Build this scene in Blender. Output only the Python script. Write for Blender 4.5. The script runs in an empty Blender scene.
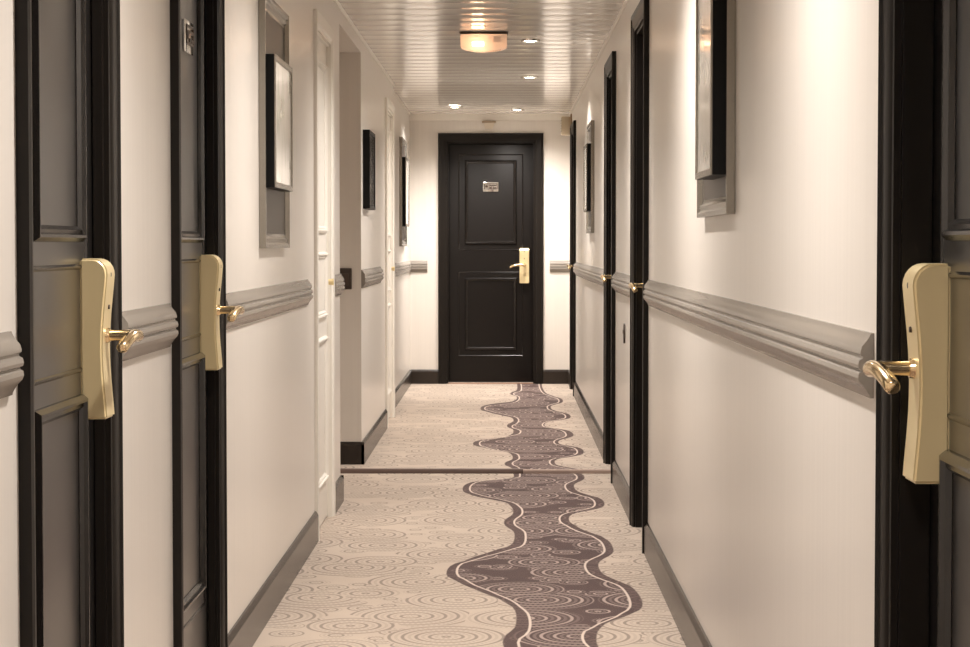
import bpy, bmesh, math, random
from mathutils import Vector, Matrix, Euler
random.seed(7)
PI = math.pi
SC = bpy.context.scene
COL = SC.collection

# ------------------------------------------------------------------ camera
cam_d = bpy.data.cameras.new('camera'); cam = bpy.data.objects.new('camera', cam_d); COL.objects.link(cam)
cam_d.sensor_width = 36.0; cam_d.lens = 36.0 * 2100 / 970
cam.location = (0, 0, 1.19)
cam.rotation_euler = (PI / 2 - math.atan(78.5 / 2100), 0, math.atan(19 / 2100))
cam_d.clip_start = 0.05
SC.camera = cam

# ------------------------------------------------------------------ world, exposure
w = bpy.data.worlds.new('world'); SC.world = w; w.use_nodes = True
w.node_tree.nodes['Background'].inputs[0].default_value = (1.0, 0.86, 0.7, 1)
w.node_tree.nodes['Background'].inputs[1].default_value = 0.25
SC.view_settings.view_transform = 'Standard'; SC.view_settings.look = 'None'
SC.view_settings.gamma = 1.0; SC.view_settings.use_curve_mapping = False
SC.view_settings.exposure = 1.34
SC.cycles.max_bounces = 14; SC.cycles.diffuse_bounces = 8; SC.cycles.glossy_bounces = 6
SC.cycles.sample_clamp_indirect = 6.0
SPOT_W = 74.0           # watts of one recessed downlight
SPOT_COL = (1.0, 0.925, 0.86)

# ------------------------------------------------------------------ helpers
def tag(o, label=None, cat=None, group=None, kind=None):
    if label: o['label'] = label
    if cat: o['category'] = cat
    if group: o['group'] = group
    if kind: o['kind'] = kind
    return o

def bx(bm, x0, x1, y0, y1, z0, z1, bev=0.0):
    t = bmesh.new()
    bmesh.ops.create_cube(t, size=1)
    for v in t.verts:
        v.co = Vector(((x0 + x1) / 2 + v.co.x * (x1 - x0), (y0 + y1) / 2 + v.co.y * (y1 - y0), (z0 + z1) / 2 + v.co.z * (z1 - z0)))
    if bev > 0:
        bmesh.ops.bevel(t, geom=t.edges[:], offset=bev, segments=2, affect='EDGES', profile=.6)
    merge(bm, t)

def merge(bm, t, mat=None):
    if mat is not None: t.transform(mat)
    me = bpy.data.meshes.new('tmp'); t.to_mesh(me); t.free()
    bm.from_mesh(me); bpy.data.meshes.remove(me)

def prism(bm, pts, p0, ex, ey, ez, length):
    """closed polygon pts (a, b) in the plane ex/ey at p0, pushed along ez"""
    t = bmesh.new()
    p0, ex, ey, ez = Vector(p0), Vector(ex), Vector(ey), Vector(ez)
    a = [t.verts.new(p0 + ex * u + ey * v) for u, v in pts]
    b = [t.verts.new(p0 + ex * u + ey * v + ez * length) for u, v in pts]
    n = len(pts)
    for i in range(n): t.faces.new((a[i], a[(i + 1) % n], b[(i + 1) % n], b[i]))
    t.faces.new(a[::-1]); t.faces.new(b)
    bmesh.ops.recalc_face_normals(t, faces=t.faces)
    merge(bm, t)

def loop_profile(bm, cx, cz, hw, hh, prof):
    """rectangular picture-frame sweep in the xz plane; prof = (inset, y) pairs, mitred corners"""
    t = bmesh.new(); rings = []
    for ins, y in prof:
        a, b = hw - ins, hh - ins
        rings.append([t.verts.new((cx + sx * a, y, cz + sz * b)) for sx, sz in ((-1, -1), (1, -1), (1, 1), (-1, 1))])
    n = len(rings)
    for i in range(n):
        r, q = rings[i], rings[(i + 1) % n]
        for k in range(4): t.faces.new((r[k], r[(k + 1) % 4], q[(k + 1) % 4], q[k]))
    bmesh.ops.recalc_face_normals(t, faces=t.faces)
    merge(bm, t)

def cyl(bm, c, r1, r2, z0, z1, n=32, axis='Z'):
    t = bmesh.new()
    bmesh.ops.create_cone(t, cap_ends=True, segments=n, radius1=r1, radius2=r2, depth=z1 - z0)
    m = Matrix.Translation((0, 0, (z0 + z1) / 2))
    if axis == 'Y': m = Matrix.Rotation(PI / 2, 4, 'X') @ m
    if axis == 'X': m = Matrix.Rotation(PI / 2, 4, 'Y') @ m
    merge(bm, t, Matrix.Translation(c) @ m)

def lathe(bm, prof, c, n=40):
    t = bmesh.new(); rings = []
    for r, z in prof:
        rings.append([t.verts.new((c[0] + r * math.cos(2 * PI * k / n), c[1] + r * math.sin(2 * PI * k / n), c[2] + z)) for k in range(n)])
    for a, b in zip(rings, rings[1:]):
        for k in range(n): t.faces.new((a[k], a[(k + 1) % n], b[(k + 1) % n], b[k]))
    bmesh.ops.recalc_face_normals(t, faces=t.faces)
    merge(bm, t)

def tube(bm, pts, radii, n=16, flat=1.0):
    t = bmesh.new(); rings = []
    P = [Vector(p) for p in pts]
    for i, p in enumerate(P):
        d = (P[min(i + 1, len(P) - 1)] - P[max(i - 1, 0)]).normalized()
        up = Vector((0, 0, 1)); s = d.cross(up).normalized(); u = s.cross(d).normalized()
        r = radii[i] if isinstance(radii, (list, tuple)) else radii
        rings.append([t.verts.new(p + s * r * flat * math.cos(2 * PI * k / n) + u * r * math.sin(2 * PI * k / n)) for k in range(n)])
    for a, b in zip(rings, rings[1:]):
        for k in range(n): t.faces.new((a[k], a[(k + 1) % n], b[(k + 1) % n], b[k]))
    t.faces.new(rings[0][::-1]); t.faces.new(rings[-1])
    bmesh.ops.recalc_face_normals(t, faces=t.faces)
    merge(bm, t)

def obj(name, bm, mat, parent=None, smooth=None):
    me = bpy.data.meshes.new(name); bm.to_mesh(me); bm.free()
    o = bpy.data.objects.new(name, me); COL.objects.link(o)
    me.materials.append(mat)
    if smooth:
        for p in me.polygons: p.use_smooth = True
        me.set_sharp_from_angle(angle=math.radians(smooth))
    if parent: o.parent = parent
    return o

def empty(name, loc, rz=0.0):
    o = bpy.data.objects.new(name, None); COL.objects.link(o)
    o.location = loc; o.rotation_euler = (0, 0, rz); o.empty_display_size = .1
    return o

NEW = bmesh.new

# ------------------------------------------------------------------ materials
def mat(name, col, rough=.5, metal=0.0, spec=.5, coat=0.0, emit=None, estr=0.0):
    m = bpy.data.materials.new(name); m.use_nodes = True
    b = m.node_tree.nodes['Principled BSDF']
    b.inputs['Base Color'].default_value = (*col, 1); b.inputs['Roughness'].default_value = rough
    b.inputs['Metallic'].default_value = metal; b.inputs['Specular IOR Level'].default_value = spec
    b.inputs['Coat Weight'].default_value = coat; b.inputs['Coat Roughness'].default_value = .08
    if emit:
        b.inputs['Emission Color'].default_value = (*emit, 1); b.inputs['Emission Strength'].default_value = estr
    return m

def N(m, kind, **kw):
    n = m.node_tree.nodes.new(kind)
    for k, v in kw.items(): setattr(n, k, v)
    return n

def bumpy(m, scale, strength, dist, stretch=(1, 1, 1), colvar=0.0, detail=3):
    """noise bump (and slight colour variation) in object space"""
    nt = m.node_tree; b = nt.nodes['Principled BSDF']
    g = N(m, 'ShaderNodeTexCoord'); mp = N(m, 'ShaderNodeMapping'); mp.inputs['Scale'].default_value = stretch
    no = N(m, 'ShaderNodeTexNoise'); no.inputs['Scale'].default_value = scale; no.inputs['Detail'].default_value = detail
    bu = N(m, 'ShaderNodeBump'); bu.inputs['Strength'].default_value = strength; bu.inputs['Distance'].default_value = dist
    nt.links.new(g.outputs['Object'], mp.inputs[0]); nt.links.new(mp.outputs[0], no.inputs['Vector'])
    nt.links.new(no.outputs['Fac'], bu.inputs['Height']); nt.links.new(bu.outputs[0], b.inputs['Normal'])
    if colvar:
        c = b.inputs['Base Color'].default_value[:]
        r = N(m, 'ShaderNodeMix', data_type='RGBA')
        r.inputs[6].default_value = tuple(x * (1 - colvar) for x in c[:3]) + (1,)
        r.inputs[7].default_value = tuple(min(1, x * (1 + colvar)) for x in c[:3]) + (1,)
        nt.links.new(no.outputs['Fac'], r.inputs[0]); nt.links.new(r.outputs[2], b.inputs['Base Color'])
    return m

M = {}
M['wall'] = bumpy(mat('wall_paint', (.70, .66, .61), .28, spec=.5), 55, .12, .002, (1, 1, .02), .05, 4)
M['white'] = bumpy(mat('white_lacquer', (.80, .77, .71), .28), 40, .04, .001, (1, 1, .3), .015)
M['ceiling'] = mat('ceiling_slat_lacquer', (.88, .85, .80), .16, spec=.9, coat=.15)
M['ceiling_gap'] = mat('ceiling_back_panel', (.30, .27, .23), .5)
M['dark'] = bumpy(mat('dark_door_paint', (.009, .007, .0055), .36, spec=.22), 160, .15, .0008, (.25, 1, 1), 0.0, 2)
M['door_face'] = bumpy(mat('dark_door_face', (.006, .0045, .0036), .34, spec=.9, coat=.5), 90, .22, .0008, (.18, 1, 1), .1, 3)
M['door_face'].node_tree.nodes['Principled BSDF'].inputs['Coat Roughness'].default_value = .28
M['door_face_matte'] = bumpy(mat('dark_door_face_matte', (.0045, .0032, .0026), .40, spec=.28), 90, .30, .0008, (.18, 1, 1), .1, 3)
M['door_moulding'] = mat('dark_moulding', (.005, .0036, .003), .20, spec=.7, coat=0)
M['baseboard'] = mat('baseboard_lacquer', (.017, .011, .0075), .25, spec=.5, coat=0)
M['rail'] = mat('rail_satin_taupe', (.25, .225, .195), .26, spec=.7)
M['gold'] = mat('champagne_gold', (.80, .665, .39), .34, metal=.5)
M['brass'] = mat('polished_brass', (.88, .69, .42), .18, metal=1.0)
M['chrome'] = mat('chrome', (.85, .84, .82), .12, metal=1.0)
M['silver'] = bumpy(mat('silver_leaf_frame', (.30, .28, .245), .25, metal=.8), 60, .1, .001)
M['black'] = mat('black_frame_side', (.003, .003, .003), .5, spec=.2)
M['panel'] = mat('taupe_backing_board', (.05, .04, .033), .35, spec=.3)
M['screw'] = mat('dark_screw', (.08, .06, .05), .35, metal=.8)
M['beige'] = mat('beige_plastic', (.46, .38, .27), .4)
M['offwhite'] = mat('offwhite_plastic', (.62, .55, .46), .4)
M['switch'] = mat('dark_switch_plate', (.06, .045, .037), .45, spec=.2)

def art_material(name, seed):
    m = mat(name, (.8, .78, .70), .15, coat=.5)
    nt = m.node_tree; b = nt.nodes['Principled BSDF']
    g = N(m, 'ShaderNodeTexCoord'); mp = N(m, 'ShaderNodeMapping')
    mp.inputs['Location'].default_value = (seed, seed * 2, seed); mp.inputs['Scale'].default_value = (6, 6, 3)
    no = N(m, 'ShaderNodeTexNoise'); no.inputs['Scale'].default_value = 2.2; no.inputs['Detail'].default_value = 5
    cr = N(m, 'ShaderNodeValToRGB'); b.inputs['Roughness'].default_value = .08
    e = cr.color_ramp.elements
    e[0].position = .36; e[0].color = (.70, .73, .66, 1); e[1].position = .56; e[1].color = (.93, .92, .87, 1)
    x = e.new(.46); x.color = (.88, .88, .82, 1)
    nt.links.new(g.outputs['Object'], mp.inputs[0]); nt.links.new(mp.outputs[0], no.inputs['Vector'])
    nt.links.new(no.outputs['Fac'], cr.inputs[0]); nt.links.new(cr.outputs[0], b.inputs['Base Color'])
    return m

BAND = {
    'lo': [(2.102, -0.173), (2.28, -0.209), (2.553, -0.15), (2.847, -0.032), (3.094, 0.04), (3.312, 0.043), (3.882, 0.037), (4.081, 0.039), (4.272, 0.01), (4.5, -0.075), (4.762, -0.173), (4.94, -0.209), (5.213, -0.15), (5.507, -0.032), (5.754, 0.04), (5.972, 0.043), (6.247, -0.004), (6.542, 0.037), (6.741, 0.039), (6.932, 0.01), (7.16, -0.075), (7.422, -0.173), (7.6, -0.209), (7.873, -0.15), (8.167, -0.032), (8.414, 0.04), (8.632, 0.043), (8.973, 0.0), (9.318, 0.041), (9.582, 0.026), (9.754, -0.039), (9.972, -0.154), (10.25, -0.202), (10.598, -0.089), (10.757, 0.051), (11.008, 0.037), (11.204, 0.003), (11.492, 0.048), (11.717, 0.04), (11.904, -0.025), (12.145, -0.131), (12.347, -0.183), (12.613, -0.106), (12.884, 0.034), (13.224, 0.06), (13.56, 0.019), (14.008, 0.064), (14.368, -0.008), (14.695, -0.112), (15.037, -0.168), (15.71, 0.066), (16.164, 0.1), (16.49, 0.049), (16.957, 0.104)],
    'll': [(2.102, -0.133), (2.334, -0.172), (2.581, -0.108), (2.847, 0.021), (3.063, 0.085), (3.327, 0.088), (3.766, 0.076), (3.96, 0.083), (4.205, 0.055), (4.474, -0.028), (4.762, -0.133), (4.994, -0.172), (5.241, -0.108), (5.507, 0.021), (5.723, 0.085), (5.987, 0.088), (6.237, 0.043), (6.426, 0.076), (6.62, 0.083), (6.865, 0.055), (7.134, -0.028), (7.422, -0.133), (7.654, -0.172), (7.901, -0.108), (8.167, 0.021), (8.383, 0.085), (8.647, 0.088), (8.973, 0.044), (9.328, 0.083), (9.545, 0.068), (9.754, 0.005), (9.972, -0.11), (10.25, -0.167), (10.643, -0.042), (10.757, 0.081), (10.983, 0.081), (11.214, 0.045), (11.492, 0.084), (11.672, 0.081), (11.858, 0.012), (12.115, -0.102), (12.378, -0.144), (12.632, -0.066), (12.884, 0.054), (13.167, 0.105), (13.5, 0.053), (13.749, 0.085), (14.04, 0.098), (14.411, 0.026), (14.775, -0.095), (15.037, -0.138), (15.385, -0.022), (15.75, 0.103), (16.133, 0.118), (16.49, 0.075), (16.863, 0.137)],
    'rl': [(2.126, 0.349), (2.417, 0.3), (2.873, 0.394), (3.224, 0.363), (3.327, 0.325), (3.655, 0.238), (3.843, 0.277), (4.101, 0.382), (4.317, 0.421), (4.542, 0.415), (4.786, 0.349), (5.077, 0.3), (5.533, 0.394), (5.884, 0.363), (5.987, 0.325), (6.227, 0.245), (6.315, 0.238), (6.503, 0.277), (6.761, 0.382), (6.977, 0.421), (7.202, 0.415), (7.446, 0.349), (7.737, 0.3), (8.193, 0.394), (8.544, 0.363), (8.647, 0.325), (8.893, 0.263), (9.077, 0.241), (9.412, 0.362), (9.686, 0.42), (9.972, 0.357), (10.314, 0.301), (10.757, 0.375), (11.023, 0.306), (11.276, 0.246), (11.579, 0.34), (11.904, 0.416), (12.2, 0.358), (12.422, 0.296), (12.938, 0.384), (13.346, 0.329), (13.612, 0.25), (14.04, 0.368), (14.343, 0.421), (14.775, 0.341), (15.111, 0.312), (15.404, 0.355), (15.79, 0.414), (16.218, 0.361), (16.771, 0.3)],
    'ro': [(2.126, 0.393), (2.417, 0.35), (2.873, 0.429), (3.224, 0.4), (3.327, 0.362), (3.655, 0.28), (3.843, 0.303), (4.101, 0.417), (4.317, 0.462), (4.542, 0.454), (4.786, 0.393), (5.077, 0.35), (5.533, 0.429), (5.884, 0.4), (5.987, 0.362), (6.227, 0.278), (6.315, 0.28), (6.503, 0.303), (6.761, 0.417), (6.977, 0.462), (7.202, 0.454), (7.446, 0.393), (7.737, 0.35), (8.193, 0.429), (8.544, 0.4), (8.647, 0.362), (8.893, 0.302), (9.077, 0.282), (9.412, 0.404), (9.686, 0.464), (9.972, 0.401), (10.314, 0.345), (10.757, 0.414), (11.023, 0.339), (11.276, 0.273), (11.579, 0.372), (11.904, 0.453), (12.2, 0.389), (12.422, 0.322), (12.938, 0.43), (13.346, 0.354), (13.612, 0.263), (14.04, 0.394), (14.343, 0.456), (14.775, 0.37), (15.111, 0.337), (15.404, 0.382), (15.79, 0.444), (16.218, 0.388), (16.771, 0.324)],
}

def carpet_material():
    m = mat('patterned_carpet', (.5, .4, .35), .9, spec=.15)
    nt = m.node_tree; lk = nt.links.new; b = nt.nodes['Principled BSDF']
    g = N(m, 'ShaderNodeNewGeometry'); sp = N(m, 'ShaderNodeSeparateXYZ'); lk(g.outputs['Position'], sp.inputs[0])
    X, Y = sp.outputs[0], sp.outputs[1]
    def mth(op, a, c=None, d=None, clamp=False):
        n = N(m, 'ShaderNodeMath', operation=op, use_clamp=clamp)
        for i, v in enumerate((a, c, d)):
            if v is None: continue
            if isinstance(v, (int, float)): n.inputs[i].default_value = v
            else: lk(v, n.inputs[i])
        return n.outputs[0]
    def mix(f, a, c):
        n = N(m, 'ShaderNodeMix', data_type='RGBA')
        if isinstance(f, (int, float)): n.inputs[0].default_value = f
        else: lk(f, n.inputs[0])
        for i, v in ((6, a), (7, c)):
            if isinstance(v, tuple): n.inputs[i].default_value = (*v, 1)
            else: lk(v, n.inputs[i])
        return n.outputs[2]
    yn = mth('DIVIDE', mth('SUBTRACT', Y, 2.0), 16.0)
    def edge(key):
        n = N(m, 'ShaderNodeFloatCurve'); c = n.mapping.curves[0]
        pts = [((d - 2) / 16, (x + .4) / .8) for d, x in BAND[key]]
        c.points[0].location = (0, pts[0][1]); c.points[1].location = (1, pts[-1][1])
        for p in pts:
            if 0.001 < p[0] < .999: c.points.new(*p)
        n.mapping.update(); lk(yn, n.inputs['Value'])
        return mth('SUBTRACT', mth('MULTIPLY', n.outputs[0], .8), .4)
    lo, ll, rl, ro = (edge(k) for k in ('lo', 'll', 'rl', 'ro'))
    def step(a, b_, soft=.002):     # 1 where a > b
        return mth('ADD', mth('DIVIDE', mth('SUBTRACT', a, b_), soft * 2), .5, clamp=True)
    band = mth('MULTIPLY', step(X, lo), step(ro, X))
    inner = mth('MULTIPLY', step(X, ll), step(rl, X))
    def line(e, hw):
        return step(hw, mth('ABSOLUTE', mth('SUBTRACT', X, e)), .0015)
    lines = mth('MAXIMUM', line(ll, .0042), line(rl, .0042))
    # medallions: concentric and dotted rings round scattered centres
    def medals(scale, seed, rnd, pitch, rmax):
        cv = N(m, 'ShaderNodeCombineXYZ'); lk(X, cv.inputs[0]); lk(Y, cv.inputs[1])
        ad = N(m, 'ShaderNodeVectorMath', operation='ADD'); lk(cv.outputs[0], ad.inputs[0]); ad.inputs[1].default_value = (seed, seed * 1.7, 0)
        v = N(m, 'ShaderNodeTexVoronoi', voronoi_dimensions='2D'); v.inputs['Scale'].default_value = scale; v.inputs['Randomness'].default_value = rnd
        lk(ad.outputs[0], v.inputs['Vector'])
        d = mth('DIVIDE', v.outputs['Distance'], scale)
        sb = N(m, 'ShaderNodeVectorMath', operation='SUBTRACT'); lk(ad.outputs[0], sb.inputs[0]); lk(v.outputs['Position'], sb.inputs[1])
        s2 = N(m, 'ShaderNodeSeparateXYZ'); lk(sb.outputs[0], s2.inputs[0])
        ang = mth('ARCTAN2', s2.outputs[1], s2.outputs[0])
        sc = N(m, 'ShaderNodeSeparateColor'); lk(v.outputs['Color'], sc.inputs[0])
        t = mth('DIVIDE', d, pitch); idx = mth('FLOOR', t); fr = mth('FRACT', t)
        ring = mth('MULTIPLY', step(mth('SUBTRACT', .5, mth('ABSOLUTE', mth('SUBTRACT', fr, .5))), .24, .08), 1.0)
        dots = step(mth('SINE', mth('MULTIPLY', ang, mth('ADD', mth('MULTIPLY', idx, 7.0), 6.0))), 0.0, .35)
        odd = mth('MODULO', mth('ADD', idx, mth('FLOOR', mth('MULTIPLY', sc.outputs[0], 3.0))), 2.0)
        pat = mth('MULTIPLY', ring, mth('MAXIMUM', dots, odd))
        keep = mth('ADD', mth('MULTIPLY', odd, .45), .55)
        r = mth('MULTIPLY', mth('ADD', mth('MULTIPLY', sc.outputs[1], .45), .55), rmax)
        return mth('MULTIPLY', mth('MULTIPLY', pat, keep), step(r, d, .003)), step(r, d, .003)
    big, bm_ = medals(3.0, 1.3, .8, .0205, .21)
    small, _ = medals(7.0, 5.2, .9, .015, .065)
    pat = mth('MAXIMUM', big, mth('MULTIPLY', small, mth('SUBTRACT', 1.0, bm_)))
    nz = N(m, 'ShaderNodeTexNoise'); nz.inputs['Scale'].default_value = 3.0; nz.inputs['Detail'].default_value = 3
    lk(g.outputs['Position'], nz.inputs['Vector'])
    base = mix(nz.outputs['Fac'], (.41, .335, .275), (.54, .455, .375))
    base = mix(mth('MULTIPLY', pat, .66), base, (.13, .10, .085))
    dark = mix(nz.outputs['Fac'], (.050, .028, .026), (.085, .048, .045))
    edgec = mix(mth('MULTIPLY', pat, .22), dark, (.34, .25, .22))
    innc = mix(mth('MULTIPLY', pat, .66), dark, (.50, .40, .35))
    c = mix(band, base, mix(inner, edgec, innc))
    c = mix(lines, c, (.58, .49, .42))
    lk(c, b.inputs['Base Color'])
    fz = N(m, 'ShaderNodeTexNoise'); fz.inputs['Scale'].default_value = 420; fz.inputs['Detail'].default_value = 2
    lk(g.outputs['Position'], fz.inputs['Vector'])
    bu = N(m, 'ShaderNodeBump'); bu.inputs['Strength'].default_value = .35; bu.inputs['Distance'].default_value = .002
    lk(fz.outputs['Fac'], bu.inputs['Height']); lk(bu.outputs[0], b.inputs['Normal'])
    b.inputs['Sheen Weight'].default_value = .15
    return m
M['carpet'] = carpet_material()

# ------------------------------------------------------------------ dimensions
WR, WL, WL2 = .555, -.76, -.795      # wall planes
BACK, END = -2.6, 17.68
STEP_Y, STEP_H = 10.91, .02          # the floor rises by a low step
CEIL = 2.29
DOOR_H = 2.15
NEAR_C, PERP = 9.72, 11.17           # corners of the recess in the left wall
NICHE_X = -1.25
LD1, LD2 = (3.27, 4.06), (4.79, 5.58)
WD1, WD2 = (8.40, 9.22), (13.41, 14.30)
RA, RB, RC, RD = (2.21, 3.02), (8.07, 8.90), (10.45, 11.26), (16.22, 17.06)
RAIL_Z = .96

# ------------------------------------------------------------------ setting
bm = NEW()
sv = [(BACK, 0), (STEP_Y, 0), (STEP_Y, STEP_H - .004), (STEP_Y + .004, STEP_H), (END + .2, STEP_H), (END + .2, -.1), (BACK, -.1)]
prism(bm, sv, (-1.4, 0, 0), (0, 1, 0), (0, 0, 1), (1, 0, 0), 2.2)
tag(obj('floor', bm, M['carpet']), 'pale patterned corridor carpet with a wavy dark brown band', 'floor', kind='structure')
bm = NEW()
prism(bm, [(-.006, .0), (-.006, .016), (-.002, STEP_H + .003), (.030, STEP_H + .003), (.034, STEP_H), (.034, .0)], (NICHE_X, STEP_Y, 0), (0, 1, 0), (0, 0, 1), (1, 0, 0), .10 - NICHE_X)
tag(obj('trim_12', bm, mat('step_edge_shaded', (.13, .085, .07), .55), None, 30), 'dark brown strip painting the shade along the left of the low floor step', 'step edge', kind='structure')  # shade on the left part of the riser, put into the strip's dark colour
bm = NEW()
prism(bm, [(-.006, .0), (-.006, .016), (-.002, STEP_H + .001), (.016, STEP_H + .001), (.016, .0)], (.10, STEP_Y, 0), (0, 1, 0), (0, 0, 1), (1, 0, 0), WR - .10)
tag(obj('trim_11', bm, mat('step_edge_lit', (.42, .32, .27), .8), None, 30), 'pale strip painting the lit right part of the low floor step edge', 'step edge', kind='structure')  # same step edge where light washes it out, painted as a paler colour

def wall_run(name, segs, doors, x_face, side, mat_=M['wall']):
    """segs (y0, y1) of solid wall at x_face; side -1: room on the +x side"""
    bm = NEW()
    for y0, y1 in segs: bx(bm, *sorted((x_face, x_face + side * .14)), y0, y1, -.02, CEIL + .1)
    for y0, y1 in doors: bx(bm, *sorted((x_face, x_face + side * .14)), y0, y1, DOOR_H - .04, CEIL + .1)
    return tag(obj(name, bm, mat_), kind='structure')

m_ = .03   # the frames overlap the wall openings by this much
def gaps(y0, y1, ds):
    out = []; a = y0
    for d0, d1 in ds: out.append((a, d0 + m_)); a = d1 - m_
    out.append((a, y1)); return out
wall_run('wall_left', gaps(BACK, NEAR_C, [LD1, LD2, WD1]), [(a + m_, b - m_) for a, b in (LD1, LD2, WD1)], WL, -1)['label'] = 'near left corridor wall, cream satin paint'
o = wall_run('wall_left_far', gaps(PERP, WD2[1], [WD2])[:1] + [(WD2[1] - m_, WD2[1] + .12)], [(WD2[0] + m_, WD2[1] - m_)], WL, -1)
o['label'] = 'far left corridor wall beyond the recess, cream satin paint'
bm = NEW(); bx(bm, WL2 - .14, WL2, WD2[1] + .12, END + .1, -.02, CEIL + .1)
tag(obj('wall_left_end', bm, M['wall']), 'set back stretch of left wall by the end door', 'wall', kind='structure')
bm = NEW()       # recess: return faces, back wall and soffit
bx(bm, NICHE_X, WL - .14, NEAR_C - .14, NEAR_C, -.02, CEIL + .1)
bx(bm, NICHE_X - .14, WL - .14, PERP, PERP + .14, -.02, CEIL + .1)
bx(bm, NICHE_X - .14, NICHE_X, NEAR_C - .14, PERP, -.02, CEIL + .1)
bx(bm, NICHE_X, WL, NEAR_C, PERP, 2.21, CEIL + .1)
tag(obj('wall_recess', bm, M['wall']), 'cream walls and low soffit of the recess on the left', 'wall', kind='structure')
wall_run('wall_right', gaps(BACK, END + .1, [RA, RB, RC, RD]), [(a + m_, b - m_) for a, b in (RA, RB, RC, RD)], WR, 1)['label'] = 'right corridor wall, cream satin paint'
ED = (-.553, .330)
bm = NEW()
bx(bm, WL2 - .1, ED[0] + m_, END, END + .14, -.02, CEIL + .1); bx(bm, ED[1] - m_, WR + .1, END, END + .14, -.02, CEIL + .1)
bx(bm, ED[0] + m_, ED[1] - m_, END, END + .14, DOOR_H - .05, CEIL + .1)
tag(obj('wall_end', bm, M['wall']), 'cream wall at the end of the corridor', 'wall', kind='structure')
bm = NEW(); bx(bm, WL - .1, WR + .1, BACK - .14, BACK, -.02, CEIL + .1)
tag(obj('wall_back', bm, M['wall']), 'cream wall at the near end of the corridor', 'wall', kind='structure')

# ceiling: gently convex lacquered slats laid across the corridor, over a back panel
bm = NEW(); PITCH = .25
t = bmesh.new(); prof = []
y = BACK
while y < END - .28:
    w_ = PITCH - .008
    prof.append((y, .010)); prof.append((y, .004))
    for k in range(9):
        u = k / 8; prof.append((y + w_ * u, .004 - .0045 * math.sin(PI * u)))
    prof.append((y + w_, .004)); prof.append((y + w_, .010)); y += PITCH
YC = y
xa, xb = NICHE_X, WR + .05
va = [t.verts.new((xa, p, CEIL + q)) for p, q in prof]; vb = [t.verts.new((xb, p, CEIL + q)) for p, q in prof]
for i in range(len(prof) - 1):
    f = t.faces.new((va[i], va[i + 1], vb[i + 1], vb[i])); f.smooth = True
bmesh.ops.recalc_face_normals(t, faces=t.faces)
merge(bm, t)
bx(bm, xa - .14, xb, BACK - .1, END + .14, CEIL + .0105, CEIL + .08)
bx(bm, xa, xb, YC, END, CEIL - .001, CEIL + .0105)
co = obj('ceiling', bm, M['ceiling'])
co.data.set_sharp_from_angle(angle=math.radians(25))
tag(co, 'glossy cream slatted ceiling of the corridor', 'ceiling', kind='structure')

# ------------------------------------------------------------------ doors
def frame_bm(W, H, a, jamb, prof=None):
    bm = NEW()
    # architrave, stepped profile: outer bead, flat, inner step
    prof = prof or [(0, 0), (0, -.020), (.012, -.022), (.018, -.017), (a - .02, -.015), (a - .012, -.010), (a, -.010), (a, .0)]
    for sgn in (-1, 1):
        t = bmesh.new()
        # vertical member with a mitred top
        a0 = []; a1 = []
        for u, v in prof:
            x = sgn * (W / 2 - u)
            a0.append(t.verts.new((x, v, 0))); a1.append(t.verts.new((x, v, H - u)))
        n = len(prof)
        for i in range(n): t.faces.new((a0[i], a0[(i + 1) % n], a1[(i + 1) % n], a1[i]))
        t.faces.new(a0); t.faces.new(a1)
        bmesh.ops.recalc_face_normals(t, faces=t.faces); merge(bm, t)
    t = bmesh.new()
    l = [t.verts.new((-(W / 2 - u), v, H - u)) for u, v in prof]; r = [t.verts.new(((W / 2 - u), v, H - u)) for u, v in prof]
    n = len(prof)
    for i in range(n): t.faces.new((l[i], l[(i + 1) % n], r[(i + 1) % n], r[i]))
    t.faces.new(l); t.faces.new(r)
    bmesh.ops.recalc_face_normals(t, faces=t.faces); merge(bm, t)
    # jamb lining and stop
    for sgn in (-1, 1):
        x0 = sgn * (W / 2 - a); x1 = sgn * (W / 2 - .031)
        bx(bm, min(x0, x1), max(x0, x1), .0, jamb + .05, 0, H - a)
        bx(bm, *sorted((x0, x0 - sgn * .012)), .0, jamb - .004, 0, H - a)
    bx(bm, -(W / 2 - .031), W / 2 - .031, .0, jamb + .05, H - a, H - .041)
    bx(bm, -(W / 2 - a), W / 2 - a, .0, jamb - .004, H - a - .012, H - a)
    return bm

def moulding(bm, cx, cz, hw, hh, y):
    loop_profile(bm, cx, cz, hw, hh, [(0, y), (.001, y - .006), (.008, y - .015), (.013, y - .015), (.016, y - .008), (.022, y - .009), (.029, y - .002), (.029, y)])

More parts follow.
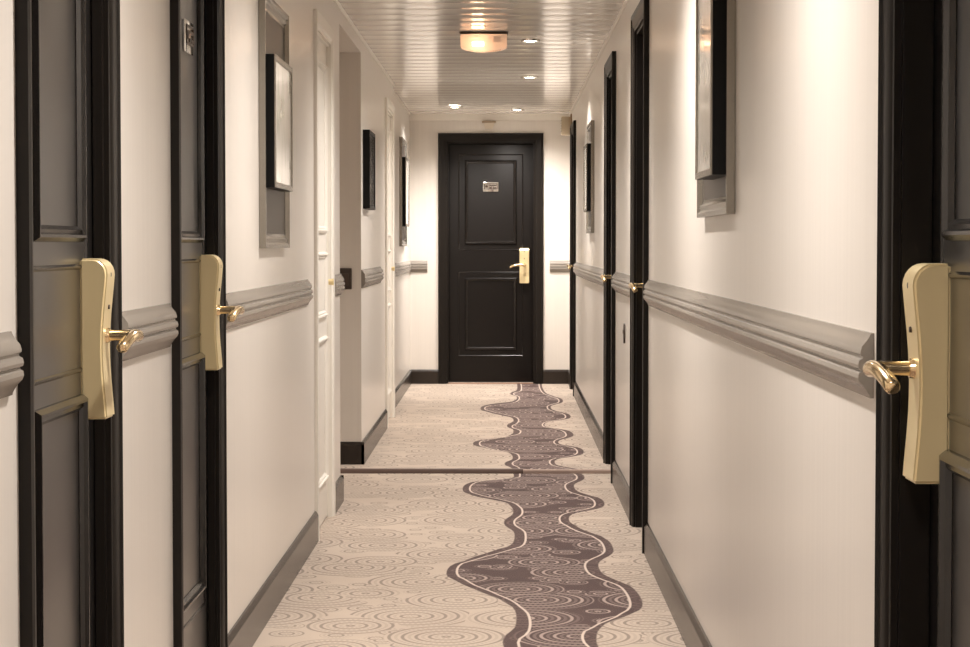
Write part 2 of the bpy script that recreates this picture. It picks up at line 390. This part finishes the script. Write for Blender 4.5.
def make_door(name, y0, y1, wall, face, label, z=0.0, a=.07, number=True, handle_side=1, R=.022):
    """wall: 'L', 'R' or 'E'; local x runs along the wall, local -y looks into the corridor"""
    W = y1 - y0; mid = (y0 + y1) / 2
    if wall == 'L': root = empty(name, (face, mid, z), PI / 2)
    elif wall == 'R': root = empty(name, (face, mid, z), -PI / 2)
    else: root = empty(name, (mid, face, z), 0)
    tag(root, label, 'door', kind='structure')
    H = DOOR_H - z - (.022 if wall == 'E' else 0); hs = handle_side
    obj('door_frame', frame_bm(W, H, a, R), M['dark'], root, 30)
    lw = W - 2 * a - .004; lh = H - a - .003
    bm = NEW(); bx(bm, -lw / 2, lw / 2, R, R + .042, .012, lh, .002)
    leaf = obj('door_leaf', bm, M['door_face_matte'] if wall == 'E' else M['door_face'], root, 30)
    pw = lw / 2 - .148 if wall == 'E' else lw / 2 - .12
    zc = lambda a_, b_: ((a_ + b_) / 2 - z, (b_ - a_) / 2)
    for z0, z1 in ((1.195, 1.905), (.30, .915)):
        c, h = zc(z0, z1)
        bm = NEW(); moulding(bm, 0, c, pw, h, R)
        obj('panel_moulding', bm, M['door_moulding'], leaf, 20)
        bm = NEW(); loop_profile(bm, 0, c, pw + .055, h + .05, [(0, R), (.003, R - .0035), (.006, R - .0035), (.010, R)])
        obj('outer_bead', bm, M['door_moulding'], leaf, 40)
    # lock case: waisted side profile, rounded top
    hx = hs * (lw / 2 - .085)
    zt, zb = 1.165 - z, .868 - z
    pts = [(0, zb), (.049, zb)]
    for k in range(1, 12):
        u = k / 12; pts.append((.049 - .009 * math.sin(PI * u) ** 1.2 + .002 * u, zb + (zt - .03 - zb) * u))
    for k in range(0, 7):
        u = k / 6 * PI / 2; pts.append((.024 + .027 * math.cos(u), zt - .03 + .03 * math.sin(u)))
    pts.append((0, zt))
    bm = NEW()
    prism(bm, pts, (hx - .04, R, 0), (0, -1, 0), (0, 0, 1), (1, 0, 0), .08)
    bmesh.ops.bevel(bm, geom=[e for e in bm.edges if len(e.link_faces) == 2 and e.calc_face_angle(0) > .8], offset=.004, segments=3, affect='EDGES')
    case = obj('lock_case', bm, M['gold'], root, 35)
    for zz in (1.135, 1.075):
        bm = NEW(); cyl(bm, (hx, R - .044, zz - z), .0045, .004, 0, .007 if zz > 1.1 else .004, 14, 'Y')
        obj('screw', bm, M['screw'], case, 30)
    # card slot cap
    bm = NEW(); bx(bm, hx - .03, hx + .03, R - .0465, R - .0405, .985 - z - .1, .99 - z - .1, .001)
    obj('card_slot', bm, M['screw'], case)
    # lever: rose, stub, drooping grip pointing to the hinge
    bm = NEW(); zl = 1.022 - z; yf = R - .040
    cyl(bm, (hx, yf, zl), .015, .013, 0, .008, 24, 'Y')
    P = []; r_ = []
    for k in range(5): P.append((hx, yf - .004 - .011 * k, zl)); r_.append(.0105)
    for k in range(1, 7):
        u = k / 6 * PI / 2
        P.append((hx - hs * .014 * (1 - math.cos(u)), yf - .048 - .014 * math.sin(u), zl)); r_.append(.0105 + .001 * k / 6)
    for k in range(1, 9):
        u = k / 8; P.append((hx - hs * (.014 + .105 * u), yf - .062 + .010 * u * u, zl + .004 * math.sin(PI * u) - .018 * u * u)); r_.append(.0115 - .001 * u)
    # rounded tip
    lx, ly, lz = P[-1]
    P.append((lx - hs * .004, ly, lz - .001)); r_.append(.008)
    t = bmesh.new(); tube(t, P, r_, 18)
    merge(bm, t)
    obj('lever', bm, M['brass'], root, 50)
    if number:
        bm = NEW(); zc_ = (1.678 if wall == 'E' else 1.70) - z
        bx(bm, -.066, .066, R - .008, R, zc_ - .04, zc_ + .04, .003)
        pl = obj('number_plate', bm, M['chrome'], root, 30)
        bm = NEW()
        loop_profile(bm, 0, zc_ + .005, .056, .024, [(0, R - .0075), (0, R - .0105), (.005, R - .0105), (.005, R - .0075)])
        cyl(bm, (-.036, R - .0075, zc_ + .004), .011, .011, 0, .004, 20, 'Y')
        bx(bm, -.016, .048, R - .011, R - .0075, zc_ + .008, zc_ + .016)
        bx(bm, -.012, .010, R - .011, R - .0075, zc_ - .012, zc_ - .002); bx(bm, .018, .046, R - .011, R - .0075, zc_ - .012, zc_ - .004)
        obj('engraving', bm, M['screw'], pl)
    return root

make_door('door_1', *LD1, 'L', WL, 'nearest dark door on the left wall with gold lock')
make_door('door_2', *LD2, 'L', WL, 'second dark door on the left wall with shiny number plate')
make_door('door_3', *RA, 'R', WR, 'nearest dark door on the right wall with gold lock', handle_side=-1, R=.045)
make_door('door_4', *RB, 'R', WR, 'second dark door on the right wall, past the long stretch of rail', handle_side=-1, R=.075)
make_door('door_5', *RC, 'R', WR, 'third dark door on the right wall, beside the step', handle_side=-1, R=.064)
make_door('door_6', *RD, 'R', WR, 'farthest dark door on the right wall, next to the end wall', z=STEP_H, handle_side=-1, R=.06)
ed = make_door('door_7', *ED, 'E', END, 'dark panelled door closing the end of the corridor', z=STEP_H, a=.072, R=.04)
bm = NEW(); bx(bm, ED[0] + .07, ED[1] - .07, .0, .06, 0, .008, .002)
th = obj('threshold', bm, mat('warm_threshold', (.42, .26, .19), .4), ed)
th.location = (-(ED[0] + ED[1]) / 2, 0, 0)

def white_door(name, y0, y1, z, label, panels, top):
    W = y1 - y0
    root = empty(name, (WL, (y0 + y1) / 2, z), PI / 2); tag(root, label, 'door', kind='structure')
    H = top - z
    bm = NEW(); a = .07
    prof = [(0, 0), (0, -.014), (.01, -.018), (.05, -.014), (.058, -.008), (a, -.008), (a, .0)]
    bm.free(); bm = frame_bm(W, H, a, .016, prof)
    obj('door_frame', bm, M['white'], root, 30)
    lw = W - 2 * a - .004
    bm = NEW(); bx(bm, -lw / 2, lw / 2, .012, .05, .008, H - a - .002, .002)
    leaf = obj('door_leaf', bm, M['white'], root, 30)
    for z0, z1 in panels:
        bm = NEW(); moulding(bm, 0, (z0 + z1) / 2 - z, lw / 2 - .09, (z1 - z0) / 2, .012)
        obj('panel_moulding', bm, M['white'], leaf, 40)
    bm = NEW(); bx(bm, lw / 2 - .07, lw / 2 - .035, .007, .012, .96 - z, 1.10 - z, .002)
    cyl(bm, (lw / 2 - .052, .008, 1.03 - z), .011, .015, 0, .03, 20, 'Y')
    obj('door_knob', bm, M['gold'], leaf, 30)
    return root
white_door('door_8', *WD1, 0, 'white panelled closet door on the left before the recess', [(.18, .80), (.88, 1.16), (1.24, 1.96)], 2.13)
white_door('door_9', *WD2, STEP_H, 'white panelled door on the far left wall past the recess', [(.20, .80), (.88, 1.16), (1.24, 1.96)], 2.13)

# ------------------------------------------------------------------ chair rails, baseboards
RP = [(0, .098), (.006, .098), (.009, .092), (.014, .086), (.022, .078), (.025, .070), (.0245, .066), (.020, .063), (.0205, .060), (.027, .057),
      (.029, .050), (.0275, .045), (.022, .042), (.022, .040), (.028, .037), (.029, .030), (.026, .024), (.019, .018), (.012, .010), (.008, .004), (.007, 0), (0, 0)]
trim_n = [12]
def trim_name():
    trim_n[0] += 1; return 'trim_%d' % trim_n[0]
RP = [(u * .82, v) for u, v in RP]
def rail(x, y0, y1, side, label, z=RAIL_Z):
    """side +1: sticks out towards +x (left wall)"""
    bm = NEW(); prism(bm, RP, (x, y0, z), (side, 0, 0), (0, 0, 1), (0, 1, 0), y1 - y0)
    tag(obj(trim_name(), bm, M['rail'], None, 25), label, 'chair rail', kind='structure')
def rail_end(x0, x1, label, y=END):
    bm = NEW(); prism(bm, RP, (x0, y, RAIL_Z), (0, -1, 0), (0, 0, 1), (1, 0, 0), x1 - x0)
    tag(obj(trim_name(), bm, M['rail'], None, 25), label, 'chair rail', kind='structure')
rail(WL, BACK + .02, LD1[0] - .06, 1, 'left chair rail nearest the camera')
rail(WL, LD1[1] + .07, LD2[0] - .05, 1, 'short chair rail between the two left dark doors')
rail(WL, LD2[1] + .05, 8.09, 1, 'long left chair rail under the framed picture')
rail(WL, WD1[1] + .05, NEAR_C, 1, 'stub of chair rail on the left corner before the recess')
rail(WL, PERP, 12.85, 1, 'chair rail on the far left wall past the recess')
rail(WL2, WD2[1] + .25, END, 1, 'chair rail on the left reaching the end wall')
rail(WR, RA[1] + .13, RB[0] - .05, -1, 'long chair rail on the right wall')
rail(WR, RB[1] + .05, RC[0] - .05, -1, 'chair rail between the second and third right doors')
rail(WR, RC[1] + .05, RD[0] - .05, -1, 'chair rail on the right under the far picture')
rail_end(WL2, -.645, 'chair rail stub on the end wall left of the door')
rail_end(.385, WR, 'chair rail stub on the end wall right of the door')

BP = [(0, 0), (.015, 0), (.015, .104), (.011, .112), (.006, .120), (0, .121)]
def base(x, y0, y1, side, z=0.0):
    bm = NEW(); prism(bm, BP, (x, y0, z), (side, 0, 0), (0, 0, 1), (0, 1, 0), y1 - y0); return bm
def board(name, parts, label):
    bm = NEW()
    for p in parts:
        me = bpy.data.meshes.new('t'); p.to_mesh(me); p.free(); bm.from_mesh(me); bpy.data.meshes.remove(me)
    tag(obj(name, bm, M['baseboard'], None, 25), label, 'baseboard', kind='structure')
def baseX(x0, x1, y, z, dirn=-1):
    bm = NEW(); prism(bm, BP, (x0, y, z), (0, dirn, 0), (0, 0, 1), (1, 0, 0), x1 - x0); return bm
board('baseboard_left_near', [base(WL, BACK, LD1[0], 1), base(WL, LD1[1], LD2[0], 1)], 'dark baseboard between the near left doors')
board('baseboard_left', [base(WL, LD2[1], WD1[0], 1)], 'long brown baseboard under the left picture')
board('baseboard_left_corner', [base(WL, WD1[1], NEAR_C, 1), baseX(NICHE_X, WL + .015, NEAR_C, 0, 1)], 'short baseboard on the corner before the recess')
board('baseboard_recess', [baseX(NICHE_X, WL + .015, PERP, STEP_H)], 'dark baseboard facing the camera in the recess')
board('baseboard_left_far', [base(WL, PERP - .015, WD2[0], 1, STEP_H)], 'brown baseboard on the left past the recess')
board('baseboard_left_end', [base(WL2, WD2[1] + .12, END, 1, STEP_H)], 'brown baseboard on the left by the end wall')
board('baseboard_right', [base(WR, BACK, RA[0], -1), base(WR, RA[1], RB[0], -1)], 'long brown baseboard on the right wall')
board('baseboard_right_middle', [base(WR, RB[1], RC[0], -1)], 'short brown baseboard between right doors')
board('baseboard_right_far', [base(WR, RC[1], RD[0], -1, STEP_H), base(WR, RD[1], END, -1, STEP_H)], 'brown baseboard on the far right wall')
board('baseboard_end', [baseX(WL2 + .01, ED[0], END, STEP_H), baseX(ED[1], WR - .01, END, STEP_H)], 'black baseboard on both sides of the end door')

# ceiling edge trims
def cornice(x, y0, y1, side, label):
    bm = NEW(); prism(bm, [(0, -.012), (.006, -.012), (.012, -.004), (.012, .002), (0, .002)], (x, y0, CEIL), (side, 0, 0), (0, 0, 1), (0, 1, 0), y1 - y0)
    tag(obj(trim_name(), bm, M['white'], None, 25), label, 'ceiling trim', kind='structure')
cornice(WL, BACK, WD2[1] + .12, 1, 'slim cream ceiling trim along the left wall')
cornice(WL2, WD2[1] + .12, END, 1, 'slim cream ceiling trim on the set back left wall')
cornice(WR, BACK, END, -1, 'slim cream ceiling trim along the right wall')
bm = NEW(); bx(bm, WL2, WR, END - .022, END, CEIL - .055, CEIL + .001, .003)
tag(obj(trim_name(), bm, M['white']), 'flat cream ceiling trim above the end door', 'ceiling trim', kind='structure')

# ------------------------------------------------------------------ pictures
def picture(y0, y1, z0, z1, wx, side, b0, b1, bz0, bz1, prot, label, group, seed, outer=True, face=None):
    """outer moulded silver frame (y0..y1, z0..z1) with a deep box picture (b0..b1, bz0..bz1) standing proud of it"""
    W = y1 - y0; mid = (y0 + y1) / 2
    root = empty('framed_picture', (wx, mid, (z0 + z1) / 2), PI / 2 if side > 0 else -PI / 2)
    tag(root, label, 'picture', group)
    sg = 1 if side > 0 else -1        # local x = world y * sg
    H = (z1 - z0) / 2; D = 0.0
    if outer:
        D = .022
        bm = NEW(); loop_profile(bm, 0, 0, W / 2, H, [(0, -.001), (0, -D), (.012, -D), (.018, -D + .006), (.030, -D + .004), (.038, -D + .012), (.046, -D + .014), (.046, -.001)])
        obj('outer_frame', bm, M['silver'], root, 30)
        bm = NEW(); bx(bm, -W / 2 + .04, W / 2 - .04, -.008, -.001, -H + .04, H - .04)
        obj('backing_board', bm, M['panel'], root)
    cx = ((b0 + b1) / 2 - mid) * sg; bw = (b1 - b0) / 2; cz = (bz0 + bz1) / 2 - (z0 + z1) / 2; bh = (bz1 - bz0) / 2
    F = D + prot
    bm = NEW(); loop_profile(bm, cx, cz, bw, bh, [(0, -.009 if outer else -.001), (0, -F), (.006, -F), (.006, -.009 if outer else -.001)])
    bx(bm, cx - bw + .005, cx + bw - .005, -.016 if outer else -.008, -.009 if outer else -.001, cz - bh + .005, cz + bh - .005)
    box = obj('box_frame', bm, M['black'], root)
    bm = NEW(); loop_profile(bm, cx, cz, bw - .0005, bh - .0005, [(0, -F - .0005), (0, -F - .004), (.014, -F - .004), (.018, -F - .001), (.018, -F + .004), (0, -F + .001)])
    obj('face_moulding', bm, M['silver'] if outer else M['black'], box, 30)
    bm = NEW(); bx(bm, cx - bw + .0165, cx + bw - .0165, -F + .001, -F + .004, cz - bh + .0165, cz + bh - .0165)
    obj('print', bm, face or art_material('art_print_%d' % seed, seed), box)
    return root
picture(6.51, 7.24, 1.18, 1.975, WL, 1, 6.56, 7.09, 1.37, 1.785, .022, 'bright box picture on silver frame, on the near left wall', 'box framed pictures', 3)
picture(5.05, 5.82, 1.265, 2.02, WR, -1, 5.09, 5.50, 1.36, 1.86, .030, 'box picture in silver frame high on the near right wall', 'box framed pictures', 5)
picture(12.92, 13.65, 1.265, 1.955, WR, -1, 12.97, 13.44, 1.40, 1.815, .022, 'box picture on silver frame between the far right doors', 'box framed pictures', 8)
picture(15.95, 16.75, 1.18, 2.01, WL2, 1, 16.02, 16.6, 1.335, 1.86, .022, 'narrow seen box picture on the left beside the end wall', 'box framed pictures', 11)
picture(11.31, 11.80, 1.386, 1.81, WL, 1, 11.31, 11.80, 1.386, 1.81, .034, 'small black box picture without outer frame, just past the recess', 'box framed pictures', 14, outer=False, face=mat('dark_print', (.03, .026, .022), .15))

# ------------------------------------------------------------------ small wall fittings
def plate_switch():
    root = empty('light_switch', (-.852, PERP, 1.012)); tag(root, 'square dark light switch on the recess wall facing the camera', 'switch')
    bm = NEW(); bx(bm, -.042, .042, -.010, 0, -.058, .055, .003); obj('switch_plate', bm, M['switch'], root, 30)
    bm = NEW(); bx(bm, -.026, .026, -.014, -.009, -.036, .026, .002); obj('rocker', bm, M['screw'], root, 30)
plate_switch()
root = empty('wall_outlet_plate', (WR, 9.62, .785), -PI / 2); tag(root, 'small oval dark plate low on the right wall between doors', 'plate')
bm = NEW()
pts = [(.028 * math.cos(2 * PI * k / 28), .045 * math.sin(2 * PI * k / 28)) for k in range(28)]
prism(bm, pts, (0, 0, 0), (1, 0, 0), (0, 0, 1), (0, -1, 0), .008)
obj('cover_plate', bm, M['switch'], root, 40)
bm = NEW(); cyl(bm, (0, -.007, .008), .009, .009, 0, .004, 20, 'Y'); obj('button', bm, M['screw'], root, 40)

root = empty('smoke_detector', (-.127, END - .022, CEIL - .085)); tag(root, 'small offwhite detector above the end door', 'detector')
bm = NEW(); bx(bm, -.058, .058, -.05, .0, .006, .022, .003); obj('mounting_base', bm, mat('tan_plastic', (.36, .27, .18), .4), root, 30)
bm = NEW(); prism(bm, [(-.045, .006), (.045, .006), (.030, -.045), (-.030, -.045)], (0, -.001, 0), (1, 0, 0), (0, 0, 1), (0, -1, 0), .045); obj('housing', bm, M['offwhite'], root)
root = empty('alarm_sounder', (WR, 17.25, 2.165), -PI / 2); tag(root, 'beige box sounder high on the right wall corner by the end', 'alarm')
bm = NEW(); bx(bm, -.06, .06, -.012, -.0, -.06, .095, .003); obj('wall_bracket', bm, mat('tan_bracket', (.34, .24, .15), .4), root, 30)
bm = NEW(); bx(bm, -.05, .05, -.088, -.012, -.08, .075, .014); obj('housing', bm, M['beige'], root, 40)
bm = NEW()
for k in range(5): bx(bm, -.035, .035, -.0895, -.086, -.05 + k * .022, -.042 + k * .022)
obj('grille', bm, M['screw'], root)

# emergency light on the ceiling
ex, ey = -.105, 10.95
root = empty('emergency_light', (ex, ey, CEIL - .001)); tag(root, 'glowing rectangular bulkhead light on the ceiling', 'ceiling light')
bm = NEW(); bx(bm, -.125, .125, -.05, .05, -.009, .0, .002); obj('base_plate', bm, M['screw'], root, 30)
cv = bpy.data.materials.new('ribbed_lit_cover'); cv.use_nodes = True
nt = cv.node_tree; nt.nodes.clear()
out = nt.nodes.new('ShaderNodeOutputMaterial'); mx = nt.nodes.new('ShaderNodeMixShader'); mx.inputs[0].default_value = .5
tr = nt.nodes.new('ShaderNodeBsdfTransparent'); tr.inputs[0].default_value = (1, .93, .85, 1)
pb = nt.nodes.new('ShaderNodeBsdfPrincipled'); pb.inputs['Base Color'].default_value = (.95, .84, .76, 1); pb.inputs['Roughness'].default_value = .15
pb.inputs['Emission Color'].default_value = (1, .62, .40, 1); pb.inputs['Emission Strength'].default_value = .09
nt.links.new(tr.outputs[0], mx.inputs[1]); nt.links.new(pb.outputs[0], mx.inputs[2]); nt.links.new(mx.outputs[0], out.inputs[0])
bm = NEW()
pr = []
for k in range(13):          # shallow bowed cross section with ribs along the length
    u = k / 12; pr.append((-.120 + .24 * u, -.074 - .022 * math.sin(PI * u) ** .6))
pr = [(-.120, -.0095)] + pr + [(.120, -.0095)]
prism(bm, pr, (0, -.045, 0), (1, 0, 0), (0, 0, 1), (0, 1, 0), .09)
for k in range(11):
    x = -.112 + .0224 * k; bx(bm, x - .0015, x + .0015, -.0485, -.045, -.075, -.012)
obj('cover', bm, cv, root, 40)
bm = NEW(); cyl(bm, (-.03, 0, -.055), .011, .011, -.030, .030, 16, 'X')
obj('lamp', bm, mat('lit_lamp', (1, .8, .6), .4, emit=(1, .70, .46), estr=15), root, 40)
bm = NEW()
bx(bm, .05, .09, -.04, -.03, -.05, -.02); obj('terminal_block', bm, M['screw'], root)

# recessed downlights
lens = mat('lit_lens', (1, .9, .75), .4, emit=(1, .88, .72), estr=16)
def downlight():
    root = empty('recessed_downlight', (0, 0, 0))
    bm = NEW(); lathe(bm, [(.038, .004), (.040, -.006), (.044, -.009), (.050, -.008), (.053, -.002), (.053, .004)], (0, 0, 0)); obj('trim_ring', bm, M['chrome'], root, 40)
    bm = NEW(); lathe(bm, [(0.001, -.010), (.02, -.009), (.033, -.006), (.0395, -.001), (.0395, .001)], (0, 0, 0)); obj('lens', bm, lens, root, 40)
    ld = bpy.data.lights.new('downlight_beam', 'SPOT'); ld.energy = SPOT_W; ld.color = SPOT_COL
    ld.spot_size = math.radians(150); ld.spot_blend = 1.0; ld.shadow_soft_size = .045
    l = bpy.data.objects.new('downlight_beam', ld); COL.objects.link(l); l.parent = root; l.location = (0, 0, -.02)
    return root
DL = [(.14, 11.30, 'downlight beside the glowing bulkhead light'), (.165, 13.75, 'downlight on the right, next beyond the bulkhead light'),
      (.108, 17.05, 'downlight right of centre nearest the end door'), (-.39, 16.7, 'downlight on the left of the ceiling near the end wall'),
      (.10, 8.75, ''), (.02, 6.15, ''), (-.06, 3.65, ''), (-.06, 1.2, ''), (-.06, -1.3, '')]
proto = downlight()
for i, (x, y, lab) in enumerate(DL):
    if i == 0: o = proto
    else:
        o = proto.copy(); COL.objects.link(o)
        for ch in proto.children:
            c = ch.copy(); COL.objects.link(c); c.parent = o
    o.location = (x, y, CEIL - .002)
    if lab: tag(o, lab, 'ceiling light', 'recessed downlights')
    else: tag(o, ['first', 'second', 'third', 'fourth', 'fifth'][i - 4] + ' recessed downlight on the camera side of the glowing bulkhead light', 'ceiling light', 'recessed downlights')
